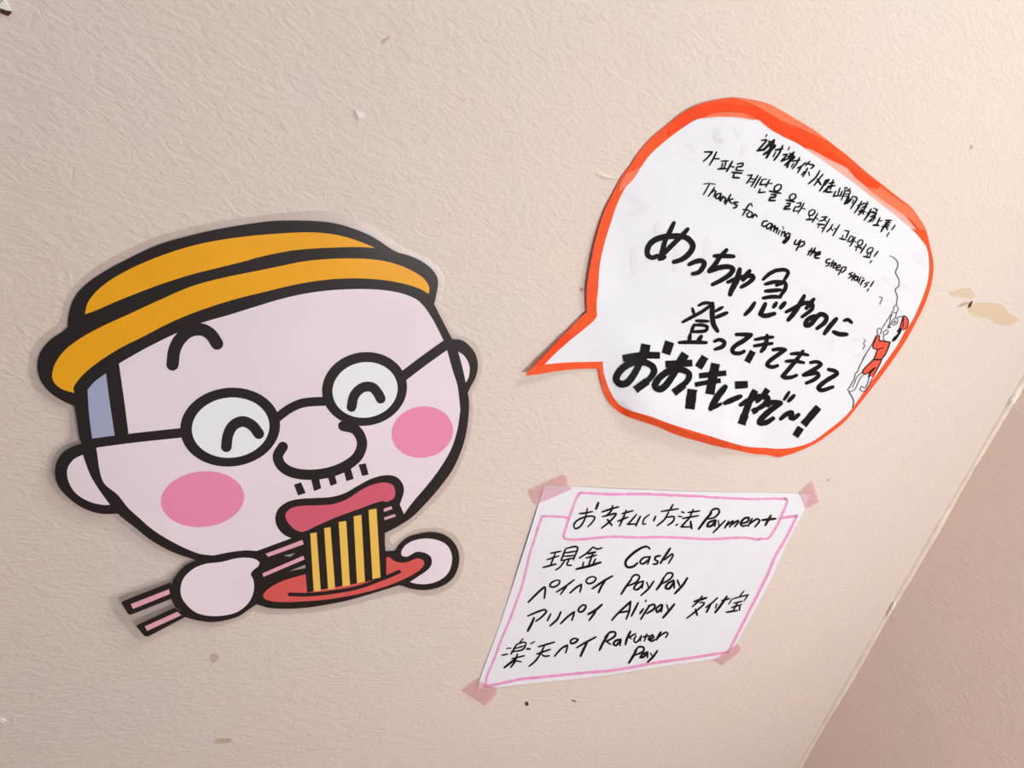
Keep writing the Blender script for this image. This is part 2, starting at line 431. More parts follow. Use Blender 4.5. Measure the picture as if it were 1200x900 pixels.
art('face', 'F1 395,705! 500,645 620,585 740,535 860,500 972,465 F2 100,435 200,412 300,398 400,392 500,393 580,402 640,418 690,445 740,510 790,605! 805,645! 830,735 850,800 862,900 F4 862,290 850,370 825,450 780,530 720,610 660,680 620,735! 560,690! 215,800! '
    'F5 1095,258! 905,328! 840,325 750,335 650,355! 570,345 480,310 380,258 290,200 210,130 150,75 90,0 F3 290,590 262,450! 398,388! 380,250 358,95!', m_face)
art('sideburn', 'F3 225,205! 255,170 303,135! 318,250 340,398! 245,410! 232,310', m_blue, label='grey-blue hair patch beside the face')
art('ear', 'F3 205,478! 165,500 140,540 145,590 175,640 230,675 290,690 320,690! 270,620 235,560', m_face)
art('ear', 'F2 853,655! 880,675 900,715 898,760 885,787! 875,740 865,700', m_face)
gl1 = art('lens_rim', '', m_black, L2_, raw=ellipse('F3', 827, 362, 211, 166, -6))
art('lens', '', m_white, L3, raw=ellipse('F3', 829, 364, 164, 127, -6), label='left bluish white spectacle lens', parent=st)
gl2 = art('lens_rim', '', m_black, L2_, raw=ellipse('F4', 458, 201, 180, 155, -10))
art('lens', '', m_white, L3, raw=ellipse('F4', 460, 205, 138, 117, -10), label='right bluish white spectacle lens')
def ink(name, rows, off=L2_, label=None):
    return strokes(name, rows, h_st, off, m_black, st, label, jitter=0.0, taper=0.0)
ink('glasses_arm', ['11f F3 235,432 400,410 630,385'])
ink('glasses_bridge', ['10.5f F4 80,330 140,285 200,260 300,252'])
ink('glasses_arm', ['11.5f F4 620,148 710,80 805,12'])
ink('eye', ['12.5 F3 811,445 818,395 840,355 880,338 920,355 948,390'], L4)
ink('eye', ['11.5 F4 403,277 415,228 450,195 490,194 515,220 526,242'], L4)
ink('eyebrow', ['14.5 F1 620,710 628,650 650,605 690,570 740,562 780,582 808,622'])
ink('nose', ['12 F4 113,445 92,485 108,525 150,552 220,563 300,555 370,530 425,490 447,440 440,400 415,370 368,357'])
for q in ('F4 160,605! 190,595! 210,640! 178,650!', 'F4 232,580! 265,572! 275,620! 245,632!', 'F4 300,563! 330,555! 342,600! 315,610!', 'F4 368,540! 398,530! 412,580! 382,590!', 'F4 433,520! 463,515! 475,562! 448,568!'):
    art('moustache_hair', q, m_black, L2_)
art('cheek', '', m_pink, L2_, raw=ellipse('F3', 711, 666, 176, 117, -6))
art('cheek', '', m_pink, L2_, raw=ellipse('F4', 702, 383, 130, 108, -10))
art('mouth_outline', 'F6 285,440! 240,436 185,415 150,375 140,330 155,285 200,250 260,235 340,230 420,225 490,205 560,165 630,130 700,115 750,125 780,160 785,200 765,262! 792,325! 690,405! 480,470', m_black, L2_)
art('lips', 'F6 275,400 235,385 205,355 190,320 200,295 235,275 290,268 360,266 430,260 500,235 570,190 630,162 690,152 730,165 742,195 735,230 700,250! 680,245! 640,255 560,285 450,325 350,368', m_lips, L3)
art('noodle_bundle', 'F6 283,430! 300,395! 660,248! 685,250! 688,400! 697,620! 300,705! 290,560!', m_black, L3)
art('plate', 'F6 292,612! 180,645 110,682 78,718 92,740 160,752 260,750 400,739 560,711 700,672 800,630 860,595 888,562 880,540 850,533 800,552 755,552 730,540 708,524! 697,530! 697,612! 690,625! 600,650! 300,700!', m_red, L2_)
ink('plate_line', ['4.3 F6 212,714 300,715 400,706 550,680 690,630 762,600'], L3)
for q in ('F6 315,408! 347,402! 368,695! 333,698!', 'F6 385,382! 417,375! 440,685! 405,690!', 'F6 458,350! 496,345! 515,668! 478,675!', 'F6 533,322! 572,314! 590,650! 550,658!', 'F6 608,290! 648,282! 668,628! 628,637!'):
    art('noodle', q, m_noodle, L4)
art('hand', 'F5 920,395! 915,415 880,445 868,465! 885,500 888,550 875,600 840,650 780,690 700,708 620,708 550,690 500,650 465,600 458,550 475,490 530,435 600,405 700,392 780,372 850,368 900,378', m_face, L2_)
art('hand', 'F6 775,520! 772,500 790,470 830,445 890,433 950,440 1000,465 1025,510 1025,560 1005,610 960,645 900,662 850,660 815,652! 860,622 905,590 925,560 920,525 890,505 850,500 825,512 800,525', m_face, L2_)
art('chopstick', 'F5 112,632! 120,622! 400,513! 425,600! 165,703! 150,698!', m_black, 0.00006)
art('chopstick', 'F5 197,768! 205,762! 425,660! 492,712! 268,830! 245,826!', m_black, 0.00006)
for q in ('F5 165,640! 390,552! 396,580! 180,668!', 'F5 248,770! 440,684! 462,705! 262,797!', 'F6 90,510! 275,440! 283,462! 105,525!', 'F6 75,608! 280,520! 287,538! 80,626!', 'F6 680,285! 722,270! 728,285! 685,300!', 'F6 684,328! 740,310! 745,322! 690,341!'):
    art('chopstick_stripe', q, m_stick, L3, label='pink face of the chopsticks')
m_sliver = material('sticker_grey', (165, 165, 160), **lam)
art('gap', 'F6 182,520! 240,505! 215,525!', m_sliver, L3); art('gap', 'F6 210,597! 290,565! 291,582!', m_sliver, L3)

# ------------------------------------------------------------------ speech bubble sign
bb = empty('speech_bubble_sign', 890, 330, 'white paper speech bubble with a red-orange marker border and large handwritten Japanese thanks', 'sign')
LOW = [(722, 478), (735, 490), (770, 503), (810, 518), (850, 528), (885, 533)]
def h_bb(x, y):
    h = 0.0010
    d, t = segdist(x, y, LOW)
    k = sm(700, 765, x) * sm(900, 845, x)
    h += k * (0.0068 * sm(110, 10, d) - 0.0062 * max(0, 1 - d / 10.0))
    h += 0.0035 * sm(692, 622, x)                                  # tail tip lifts
    h += 0.0016 * sm(730, 690, x) * sm(420, 330, y)
    h += 0.0005 * math.sin(x * 0.035 + 0.6 * y * 0.02) * math.sin(y * 0.041 + 0.5)
    return h
paper_mat = material('white_paper', (238, 241, 247), 0.75, var=0.006, vscale=30, bump=0.12, bscale=60, spec=0.25)
red_mat = material('red_orange_marker', (252, 88, 34), 0.6, var=0.05, vscale=90, spec=0.3)
red_deep = material('deep_orange_marker', (250, 72, 12), 0.6, var=0.04, vscale=90, spec=0.3)
red_pale = material('pale_marker', (255, 182, 166), 0.6, var=0.02, vscale=90, spec=0.3)
red_mid = material('thin_marker', (255, 124, 84), 0.6, var=0.03, vscale=90, spec=0.3)
ghost_mat = material('ink_showing_through', (235, 236, 245), 0.8, var=0.006, vscale=60)
ink_mat = material('black_marker_ink', (11, 8, 9), 0.45, spec=0.14)
pen_mat = material('black_pen_ink', (22, 17, 20), 0.6, spec=0.12)
pen_grey = material('grey_pen_line', (92, 90, 98), 0.6, spec=0.3)
BO = ('B1 25,895 60,800 110,700 165,592! 240,490 300,400 390,300 500,210 590,140 670,92 780,55 940,28 1060,38 1200,70 B2 100,60 200,120 340,205 450,290 560,375 680,480 800,575 920,670 1010,740 1060,810 1110,895 '
      'C1 262,80 282,180 275,300 250,400 210,510 150,630 90,740 20,850 B8 800,300 700,430 620,530 540,625 440,705 330,780 200,840 130,862 70,875 0,860 B7 1100,612 1000,590 850,560 700,520 550,475 420,420 300,380 200,345 130,300 90,260 50,190 20,100 8,30 '
      'B6 600,553! 500,553 400,560 300,572 200,590 100,602! 98,590! 150,540 220,465 310,370 400,280 460,215 525,155! W 687.5,340 691,315 697,285')
BI = ('B1 100,890 130,800 165,720 210,640 290,540 370,430 480,330 600,240 700,180 800,162 960,158 1080,172 1180,205 B2 100,238 200,285 300,350 450,450 600,560 750,680 880,780 1000,880 '
      'C1 222,50 245,130 250,220 238,320 215,400 180,490 130,600 70,690 10,800 B8 880,130 780,270 690,390 600,520 530,600 430,680 320,760 230,795 140,812 60,815 0,810 B7 1050,560 900,520 790,485 640,440 500,395 380,350 230,305 150,260 90,170 50,60 40,0 '
      'B6 640,502! 400,508 230,522! 300,450 400,360 500,280 580,210 598,180! 595,100 605,0 W 703,310 709,283')
fill('paper', BI, h_bb, 0.0, paper_mat, bb, grid=3.2, thick=0.00015)
bord = fill('border', BO, h_bb, 0.0, red_mat, bb, holes=[BI], grid=4, thick=0.00015, label='red-orange marker border')
fill('marker_overlap', 'B1 500,212! 590,142 670,95 780,75 940,68 1100,95 1200,125 B2 100,150 200,190 340,262 450,345 560,430 690,520 790,580! 775,605! 740,605 640,545 560,465 450,410 340,350 240,300 150,250 100,230 60,215 0,175 B1 1090,148 1000,125 880,125 780,140 690,180 600,235 500,300!', h_bb, 0.00026, red_deep, bord, grid=5, label='deeper orange second pass of the marker')
fill('marker_overlap', 'B2 270,322 380,362 480,400 550,455 610,525 700,600 820,680 930,760 1000,840 1040,895 1010,888! 880,780 750,680 600,560 450,452 340,375', h_bb, 0.00014, red_pale, bord, grid=5, label='pale pink thin band of the marker')
fill('marker_overlap', 'B2 785,590! 860,645 960,715 1010,750 1060,820 1100,895 1060,885 1010,830 900,750 760,650 700,598 775,608', h_bb, 0.00036, red_mid, bord, grid=5, label='lighter orange end of the border')
fill('marker_overlap', 'B1 960,32! 1060,42 1200,75 B2 100,62 200,122 340,207 430,275 340,235 200,170 100,130 0,72 B1 1060,60', h_bb, 0.00038, red_mid, bord, grid=5, label='lighter orange outer edge')
fill('marker_overlap', 'B1 730,172 800,145 900,128 1040,140 1110,182 1000,165 900,160 800,164', h_bb, 0.00038, red_mid, bord, grid=5, label='lighter orange inner edge')
fill('marker_overlap', 'B1 205,560 240,545 300,520 260,590 215,640 150,690! 160,640', h_bb, 0.00038, red_mid, bord, grid=5, label='lighter orange patch at upper left')
fill('marker_overlap', 'B6 385,292! 310,372 220,467 170,520 215,530 300,448 400,360 420,335!', h_bb, 0.00022, red_deep, bord, grid=5)

GH = 0.00012
for g in ('9 W 733,228 762,243', '7 W 738,252 764,241', '8 W 771,260 771,284', '10 W 829,278 829,330', '9 W 866,300 868,330', '9 W 903,325 932,332', '9 W 940,338 962,352', '6 W 846,150 838,158 845,166 838,150', '6 W 860,150 866,160', '6 W 875,168 870,182',
          '6 W 805,168 814,178', '11 W 1035,325 1062,338', '10 W 1072,298 1084,312', '7 W 1010,322 1030,334', '8 W 742,290 744,322', '7 W 975,395 974,412', '9 W 1000,398 1014,400 1016,414 1000,418', '7 W 850,470 845,490', '7 W 864,478 857,495', '8 W 882,452 897,462', '8 W 932,365 947,380', '7 W 792,292 792,318', '9 W 895,470 905,478', '8 W 950,290 962,298'):
    strokes('ink_showing_through', [g], h_bb, GH, ghost_mat, bb, label='faint lavender ink showing through the paper', taper=0.6)

W1 = ['2 A1 190,125 175,150; 2.3 125,195 185,190 130,260 75,318; 2.6 75,318 150,300 200,260; 3.2 275,190 205,250 150,310; 215,205 240,300; 270,215 210,330; 200,250 280,265 150,360; 285,250 235,310 182,400; 2.4 375,255 330,350 270,430; 285,310 375,292; 290,335 262,385',
      '2 A1 452,275 437,305; 2.3 380,365 425,360 355,440; 2.5 355,440 430,410; 3 505,335 440,400; 495,360 445,450 425,510; 440,385 510,388 400,485; 460,350 480,430; 2.1 572,395 540,460 485,530; 490,440 575,425; 500,465 475,505',
      '2.1 A1 640,455 590,500 545,520; 600,490 548,575; 690,440 640,490; 650,468 740,490 705,525; 665,520 640,570 610,620; 625,560 595,600; 680,565 685,605',
      '2.1 A1 808,550 760,630 675,705; 845,592 790,660 740,725; 2.6 780,650 820,715',
      '2.3 A1 880,660 840,740 805,790; 870,670 915,655 880,700 865,720; 965,660 930,770; 915,700 975,690; 900,735 985,725; 930,730 850,800; 2.6 905,745 880,795 950,800',
      '2 A1 1045,750 1020,830; 995,790 965,850! 1060,840; 1070,790 1045,850; 1.9 1120,745 1135,765; 1165,760 1145,778; 1105,745 1100,775; 1105,785 1060,895; 1105,790 1165,790 1120,890; 1095,820 1150,825; 1085,850 1140,850',
      '3.2 A2 350,360 300,440; 3.2 375,385 325,432; 2 395,350 370,400; 400,350 445,372 370,495; 405,395 390,430',
      '2 A2 500,410 440,510 415,545; 450,460 520,440; 475,470 455,500; 570,415 530,480; 520,430 575,442; 500,480 560,465; 2.4 545,480 500,530 460,570; 465,525 540,530; 490,500 520,560',
      '2.2 A2 610,500 570,570 530,630; 565,545 640,530; 590,560 560,590; 2 640,490 685,510; 680,505 640,600; 615,540 670,550 650,580; 600,590 660,570; 660,580 575,650; 630,600 600,650; 660,600 625,645',
      '2 A2 712,600 672,690; 690,640 735,635; 2.6 635,688 700,692', '2.4 A2 780,632 845,635; 780,660 830,660; 820,635 765,700 725,765; 765,690 820,685; 740,705 810,710; 780,700 800,742',
      '2 A2 890,690 850,745; 818,775 795,820']
writing('writing_line', W1, h_bb, L2_, pen_mat, bb, label='handwritten Chinese line of thanks in black pen')
W2 = ['2.1 L1 105,130 200,130! 150,190 95,240; 250,130 210,210 165,285; 215,210 280,210', '2.1 L1 305,240 385,235; 320,265 305,320; 360,250 335,320; 2.4 265,330 360,325; 435,240 400,300 365,360; 400,295 450,310',
      '2.1 L1 490,272 560,265 545,300 490,305! 475,345! 560,350; 2.5 430,370 545,380; 455,390 440,430! 515,435', '2 L1 615,405 665,400! 640,445 600,500; 655,445 690,450; 640,480 675,480; 735,405 690,480 655,535; 765,425 720,500 690,550',
      '2 L1 780,455 835,450; 785,455 755,515! 840,510; 870,455 845,500 825,540; 845,500 900,500; 760,565 740,608! 820,600', '2.1 L1 970,510 930,540 925,580 960,590 1000,560 1005,520 970,510; 2.5 870,590 1000,615; 890,630 945,630! 930,660 880,665! 865,700! 935,700',
      '2.1 L1 1140,620 1105,650 1110,690 1145,690 1180,655 1170,625 1140,620; 1120,690 1110,710; 2.6 1065,695 1160,715; 1075,735 1110,735! 1100,765 1060,770! 1040,800! 1110,800',
      '1.9 L2 140,182 190,175! 170,220 120,225! 95,275! 150,270; 225,180 190,240 150,300; 190,235 235,250', '1.9 L2 320,255 285,280 280,320 310,325 345,300 350,265 320,255; 290,325 285,365; 2.4 250,375 330,370; 1.9 385,300 350,360 320,405; 350,350 385,370',
      '1.9 L2 430,345 490,340! 450,380 400,390; 460,365 480,395; 2.3 380,425 460,435; 1.9 405,430 385,470; 525,365 480,440 435,520; 430,470 465,470', '1.9 L2 560,430 530,480 485,520; 535,470 560,500; 640,435 600,500 560,565; 580,480 610,485',
      '1.9 L2 700,500 750,510! 715,590; 680,555 670,590; 2.3 640,595 710,610; 1.9 770,565 735,630 780,625 800,580 770,565; 825,580 790,640 760,685; 800,625 830,635',
      '1.9 L2 880,610 850,645 855,675 885,675 912,645 910,615 880,610; 2.2 820,690 895,700; 1.9 845,695 830,735; 955,660 915,720 885,765; 880,710 915,725', '1.9 L2 1000,700 965,730 960,760 990,765 1025,740 1030,705 1000,700; 975,770 960,800; 1010,770 990,810; 2.2 920,805 995,820; 2 1090,745 1045,805; 1015,855 995,880']
writing('writing_line', W2, h_bb, L2_, pen_mat, bb, label='handwritten Korean line of thanks in black pen')
W3 = ['1.3 M1 95,108 165,100 235,110; 1.7 165,110 130,170 95,230; 2 225,145 190,200 150,250; 180,215 225,180 240,190 215,255; 2.2 300,215 250,228 238,270 265,280 300,225! 285,300; 325,245 297,305; 308,275 345,262 355,280 338,322; 2.3 415,230 380,290 350,345; 440,280 385,298! 430,335; 2.4 500,320 450,325 460,345 490,355 480,375 445,390',
      '2.1 M1 665,365 655,335 625,350 590,410 555,475; 560,405 630,415; 640,430 605,460 615,495 650,490 670,455 650,430 640,430; 700,455 665,505; 680,480 705,465 725,490',
      '2.2 M1 845,540 800,545 780,590 800,605 835,590; 870,565 835,595 840,630 870,625 895,590 885,565 870,565; 905,575 882,650; 895,620 935,595 915,665; 920,645 965,620 945,680; 2 990,650 970,695; 1.4 1025,605 1035,640; 2 1020,660 1005,715; 1012,685 1050,665 1040,720; 2.4 1090,680 1060,700 1060,735 1090,730 1110,690 1090,680; 1110,695 1090,750 1040,800 1025,790 1060,755 1100,750',
      '2.2 M2 130,160 110,210 145,212 175,170; 185,160 160,215; 180,190 150,250 130,285; 180,190 225,180 225,215 175,245', '2.2 M2 320,255 265,340; 275,295 350,290; 355,255 320,310 295,345; 325,315 360,305 345,350; 2.6 365,345 410,325 412,302 370,320 352,370 400,375',
      '2 M2 530,385 490,395 482,430 520,432 515,455 480,470; 570,400 535,475; 535,430 590,430; 565,462 600,455 600,435 572,450 565,490 600,485; 605,490 645,480 645,455 610,470 605,515 640,510; 670,480 650,530 625,570; 670,485 715,480 710,510 665,545',
      '2 M2 795,545 750,560 785,580 745,610; 820,555 780,635; 790,580 835,580; 850,590 815,600 815,635 840,630 860,595! 845,645; 885,600 862,665; 1.5 905,600 925,615; 2 912,630 885,690; 900,650 930,635; 985,660 940,672 962,690 930,715; 2 1040,645 1000,710; 980,735 965,760']
writing('writing_line', W3, h_bb, L2_, pen_mat, bb, label='handwritten English line reading Thanks for coming up the steep stairs!')
W4 = ['6 D 398,112 340,235 300,310 262,440 235,510; 560,185 500,250 420,330 320,430 235,520; 6.5 290,512 230,535; 7 200,500 150,520 100,500 85,450 110,370 180,310 290,275 420,267 530,280 600,335 620,395 570,480 490,540 400,570',
      '6 D 575,600 640,570 710,555 755,578 740,630 690,690 618,710', '5.5 D 870,500 980,500 1100,505; 6 1015,430 940,510 880,600 812,678! 920,640 1030,625 1090,652 1060,710 960,780 850,835',
      '7 E 135,125 110,220 60,320 45,360; 5.5 25,245 110,212 190,190 255,185 265,205 220,250 150,292; 6 228,140 165,225',
      '4.8 E 355,220 410,170 475,135! 560,130 590,155 550,230; 375,265 450,245 530,240; 480,275 560,250 565,300 510,385; 375,330 520,318; 355,395 440,382 520,385; 5.2 275,440 235,500 185,550; 6 375,450 330,545! 370,562 462,540; 5.2 480,440 452,480; 6 558,440 520,485',
      '6 E 740,375 700,450 640,540 590,600; 5.2 570,525 680,470 750,440 815,455 810,500 720,570; 5.5 830,405 760,490', '5.8 E 870,562 815,570 760,610 755,650 800,640 860,570 900,545 948,572 935,620 860,680',
      '5.8 E 1042,588 980,660 930,728; 4.6 1115,605 1150,597 1185,625; 5.8 1015,712 1070,733 1138,735']
writing('writing_line', W4, h_bb, L2_, ink_mat, bb, label='large brush pen Japanese line, first of three')
W5 = ['4 G1 290,130 340,105 400,100 450,112; 4.2 440,120 330,200 220,260 100,325; 4 215,165 235,230; 6.2 450,105 448,250 462,350 510,430; 4 480,200 570,150; 4.8 490,270 620,215; 4.2 260,310 400,315; 235,355 200,440; 235,360 330,360 390,382 370,425 200,440; 5 190,470 175,550; 5.5 320,490 280,550; 4.8 60,565 200,560 380,565',
      '5 G1 475,550 530,530 590,560 570,610 480,645', '5.5 G1 730,470 820,470 900,475! 820,540 720,600 682,650 700,685 770,690 820,668',
      '4.4 G1 950,530 1070,508 1160,500; 940,605 1060,585 1150,575; 5.5 1090,480 1070,600 1022,670; 7.5f 925,665 890,730 855,795', '5.2 G2 260,250 340,240 400,250! 300,320 210,390 190,430 250,452 312,435',
      '5.2 G2 610,265 540,360 440,480 370,560! 400,575 480,570 535,548; 4.5 470,298 570,292 670,312; 410,385 500,380 620,400', '5.2 G2 700,400 770,390 820,420 740,480 620,545! 700,530 770,520 795,550 740,600 650,640', '5.4 G2 910,480 990,500 1010,530 900,600 820,660 790,700 830,725 960,685']
writing('writing_line', W5, h_bb, L2_, ink_mat, bb, label='large brush pen Japanese line, second of three')
W6 = ['8f H 200,250 420,215 635,215; 11f H 472,85 450,190 420,260; 8.3 450,190 420,260 385,340 310,470 240,543 165,548 122,495 160,405 250,328 360,293 470,302 548,345 568,400 530,470 475,530; 9f 490,515 345,620; 10.5f 750,55 705,200',
      '8f H 700,320 850,312 1015,305; 10f 935,195 870,300; 8 880,290 800,430 740,520 680,590 620,612 578,575 610,500 690,428 790,380 900,385 975,430 970,490 905,570; 8.6f 920,560 795,655; 9f 1165,230 1085,360',
      '6.5f I 195,105 350,88 512,72; 5.5f 145,210 300,180 448,160; 10.5f 388,-40 350,150 320,322; 11.5f 115,262 85,495', '8 I 500,235 410,350 330,490; 4.5 330,490 380,470 450,432; 8.5f 615,215 765,205; 6.5 495,425 680,345',
      '7.5f I 855,272 780,420 730,560; 9.5f 730,560 690,675; 6.5 680,445 780,390 920,345 1000,365 960,440 870,500; 7f 870,500 815,530; 7f 1000,260 925,370; 5 930,360 870,410',
      '6.8 I 1000,450 1040,415 1145,425! 1040,500 930,600 900,655 980,652 1060,605; 3.8 J 550,195 490,285; 5 608,235 542,300', '5.8 J 450,510 510,460 580,435 565,500! 600,505 660,460', '8.5f J 895,370 715,580; 8f 688,610 620,715']
writing('writing_line', W6, h_bb, L4, ink_mat, bb, label='boldest black marker Japanese line at the bottom')

# little climber drawn at the right edge
cl = strokes('climber_drawing', ['1.3 K1 700,120 760,150 805,210 805,270 775,350 820,450 820,540 770,595 800,690 785,800; 1.2 550,695 590,710 570,760 555,800',
      '1.1 K2 780,85 745,130 750,160 718,190 750,200 790,190 815,140 785,88; 1.1 720,210 640,330 585,420; 500,525 450,630 380,740 312,850; 790,200 770,270; 725,215 700,290 692,350; 770,275 725,310 730,370 780,360 810,310 800,275 770,275; 765,310 740,330 760,345 780,325 765,310; 800,265 860,250 900,252; 2 700,350 668,410 700,400; 1.1 640,440 600,480 605,515 650,500 675,455 640,440; 610,515 605,570 640,605; 545,410 515,440 525,500; 545,410 580,440 560,500; 330,570 350,590 320,630 345,660 310,710',
      '1.2 K3 390,0 310,150 260,250 250,290 210,340 190,420 150,480 130,530; 1.6 120,590 155,650 185,710 180,780 170,815; 1.1 130,520 102,565 130,590 160,580; 310,320 240,370 200,460 165,530; 330,345 280,400 240,480 200,560 150,582; 1.2 405,385 380,470 340,540 300,510 275,560 300,582 350,580 390,520 455,385'], h_bb, L2_, pen_grey, bb, jitter=0.02, taper=0.1,
      label='small pen drawing of a climber in red hanging on a cliff')
cr_red = material('drawing_red', (240, 84, 56), 0.6, var=0.06, vscale=200)
fill('shirt', 'K2 520,510! 550,515! 545,590! 700,610! 690,650 630,780 575,860! 470,858! 520,720! 480,712 458,690 465,640 490,570', h_bb, L2_, cr_red, cl, grid=5)
fill('shorts', 'K3 470,135! 580,140! 565,180 460,380! 410,370! 420,310! 345,345! 310,305! 400,200', h_bb, L2_, cr_red, cl, grid=5)
fill('cap', 'K2 890,240! 930,260 955,320 930,400 880,440! 845,400! 860,300', h_bb, L2_, cr_red, cl, grid=5)
fill('hair', 'K2 835,400! 860,450 810,540 770,590 720,610! 745,550 800,500 812,475! 790,465!', h_bb, L3, ink_mat, cl, grid=5)
strokes('drawing_line', ['1.1 K2 520,510 465,640 458,695 520,712 600,690; 520,720 470,855; 1.4 545,590 620,600 700,612; 700,615 640,770 575,858; 1.6 470,858 575,855; 1.1 885,250 845,400 880,440 935,400 955,320 930,260 890,240; 885,260 880,400; 550,515 545,590',
      '1.2 K3 470,135 400,200 310,305 345,345 420,300 470,260; 580,140 565,180 460,380; 1.8 490,250 415,330 400,385'], h_bb, L4, pen_mat, cl, jitter=0.02, taper=0.1)

# ------------------------------------------------------------------ payment notice
pn = empty('payment_notice', 750, 690, 'white rectangular paper with a pink frame and handwritten payment methods, taped below the speech bubble', 'notice')
def h_pn(x, y):
    return 0.0009 + 0.0006 * math.sin(x * 0.022 + 0.4) * math.sin(y * 0.03 + 1.2) + 0.0010 * sm(620, 560, x - (y - 570) * -0.3)
fill('paper', 'W 638,568.5! 780,575 936,578.2 950.5,578.8! 943,597 923,635 901.5,683 862,756 856,767! 839,771.5 780,780.5 690,794 620,801 559,808.5! 563,794 583,740 596.5,700 610,658 619,630 632,588', h_pn, 0.0, paper_mat, pn, grid=8, thick=0.00015)
pink_mat = material('pink_marker', (240, 160, 206), 0.65, var=0.05, vscale=150)
strokes('frame_line', ['2.6 Q1 665,625 600,608 500,602 420,600 350,603! 300,750 255,900 P3 120,150 60,400 10,600 P7 270,0 180,250 90,460 30,620 Q3 540,200 500,300 460,400 410,520 385,645!',
      '3.2 Q3 380,648 560,612 800,560 1000,540 P6 0,780 250,760 500,720 800,665 Q4 300,610 550,570 735,545! 860,300 960,100 P2 1030,880 1110,690 1190,560 Q2 660,760 738,595! 640,608 540,622'], h_pn, L1, pink_mat, pn, label='outer pink marker frame', jitter=0.14, taper=0.0)
strokes('title_box', ['2.8 P1 500,142 400,135 200,125! Q1 750,400 700,540 650,680 605,850 640,868 P1 100,675 250,668 400,652 600,640 900,650 P2 0,515 200,520 500,535 800,520 960,540 Q2 300,865 400,860 430,830 500,720 560,590 625,430 615,393! 520,398',
      '3 P1 495,142 700,142; 730,140 1000,140 1100,150; P2 0,115 100,120; 115,122 200,125; 210,125 290,130; 298,130 400,132; 2.8 412,132 500,142 640,148; 650,150 790,155; 2.3 800,157 850,158; 860,159 1000,157 1130,153'], h_pn, L1, pink_mat, pn, label='rounded pink box around the title', jitter=0.14, taper=0.0)
T1 = ['2.2 P1 190,370 270,360 345,345; 285,310 255,430 200,520 140,545 125,500 180,440 300,400 370,410 350,460 290,525; 3 415,240 385,315; 2.3 455,350 560,315 650,290; 580,275 560,340 500,400; 460,405 560,380 622,370 560,450 450,540; 3 520,440 570,505; 2.2 740,330 700,430 660,515; 690,370 820,335; 640,460 760,410; 860,380 800,450 755,495! 850,490; 2.4 905,400 850,515; 1.9 1010,380 950,430 935,495 970,488; 2.4 1085,400 1060,455',
      '2.2 P2 150,210 120,265; 40,275 200,250; 110,280 70,350 0,410; 90,330 160,325 150,370 100,405; 3 235,280 250,285; 2.2 200,320 230,325; 175,405 195,395; 340,255 310,320; 290,285 400,270; 240,340 390,315; 310,330 225,420! 310,420; 3 315,370 325,435',
      '3 P2 510,290 450,360 390,440; 2.4 490,310 520,260 570,250 585,280 540,330 480,345; 2.8 545,355 485,380 472,415 510,410 550,360! 540,412; 2.2 575,360 580,405; 640,360 590,410 525,475; 2.4 672,368 635,430; 650,408 712,365 715,375 680,420; 695,402 760,360 765,372 728,418; 2.6 785,390 850,370 862,335 820,340 782,390 800,412 840,405; 2.4 892,342 855,412; 868,392 940,345 962,362 918,420; 3 1068,312 1015,405; 985,356 1112,343']
writing('writing_line', T1, h_pn, L2_, pen_mat, pn, label='title line ending in Payment')
T2 = ['2 P3 355,185 475,160; 410,180 350,330; 310,260 450,215; 2.4 265,350 415,310; 2.2 530,130 475,270; 530,130 640,105 672,120 620,260; 2 520,180 650,160; 510,220 640,210; 480,270 620,240; 520,270 460,350 410,380; 570,260 545,320 600,325',
      '2.2 P3 850,110 780,180 690,240; 860,115 900,135 955,120; 2.6 790,190 880,170; 2.2 770,240 890,205; 850,180 800,320; 740,290 725,350; 880,250 850,310; 3 655,370 800,335 940,290',
      '3 P4 515,130 480,105 400,130 280,220 230,290 250,345 320,340 370,300; 2.4 520,225 440,238 400,290 430,310 500,260 520,225! 490,312; 2.6 640,212 580,228 575,258 610,278 600,308 555,312; 3 755,125 700,210 640,300; 2.2 690,260 780,190 790,205 735,305']
writing('writing_line', T2, h_pn, L2_, pen_mat, pn, label='line reading Cash')
T3 = ['2.6 P3 90,760 200,650 285,580 290,620 280,710; 2.2 420,500 360,530 345,570 390,580 450,545 460,505 420,500; 630,495 530,570 420,640; 545,565 470,665; 2.4 580,650 660,580 715,550! 710,590 695,640; 2.2 840,455 785,480 770,520 800,540 860,520 885,475 840,455; 2.6 1080,450 990,500 840,600; 990,510 945,580 915,645',
      '2.6 P4 300,490 240,570 180,665; 2.3 290,500 320,450 370,435 395,460 360,520 250,570; 2.5 435,510 365,540 330,600 370,610 430,550 438,512! 425,590; 2.3 480,525 500,580; 565,510 500,600 410,680; 3 680,470 640,550 595,610; 2.3 680,470 730,415 785,425 760,480 640,550; 2.8 795,500 725,540 700,590 740,600 800,520! 800,590; 2.6 840,500 865,565; 3 955,475 900,560 810,655']
writing('writing_line', T3, h_pn, L2_, pen_mat, pn, label='second method line with a name written twice over')
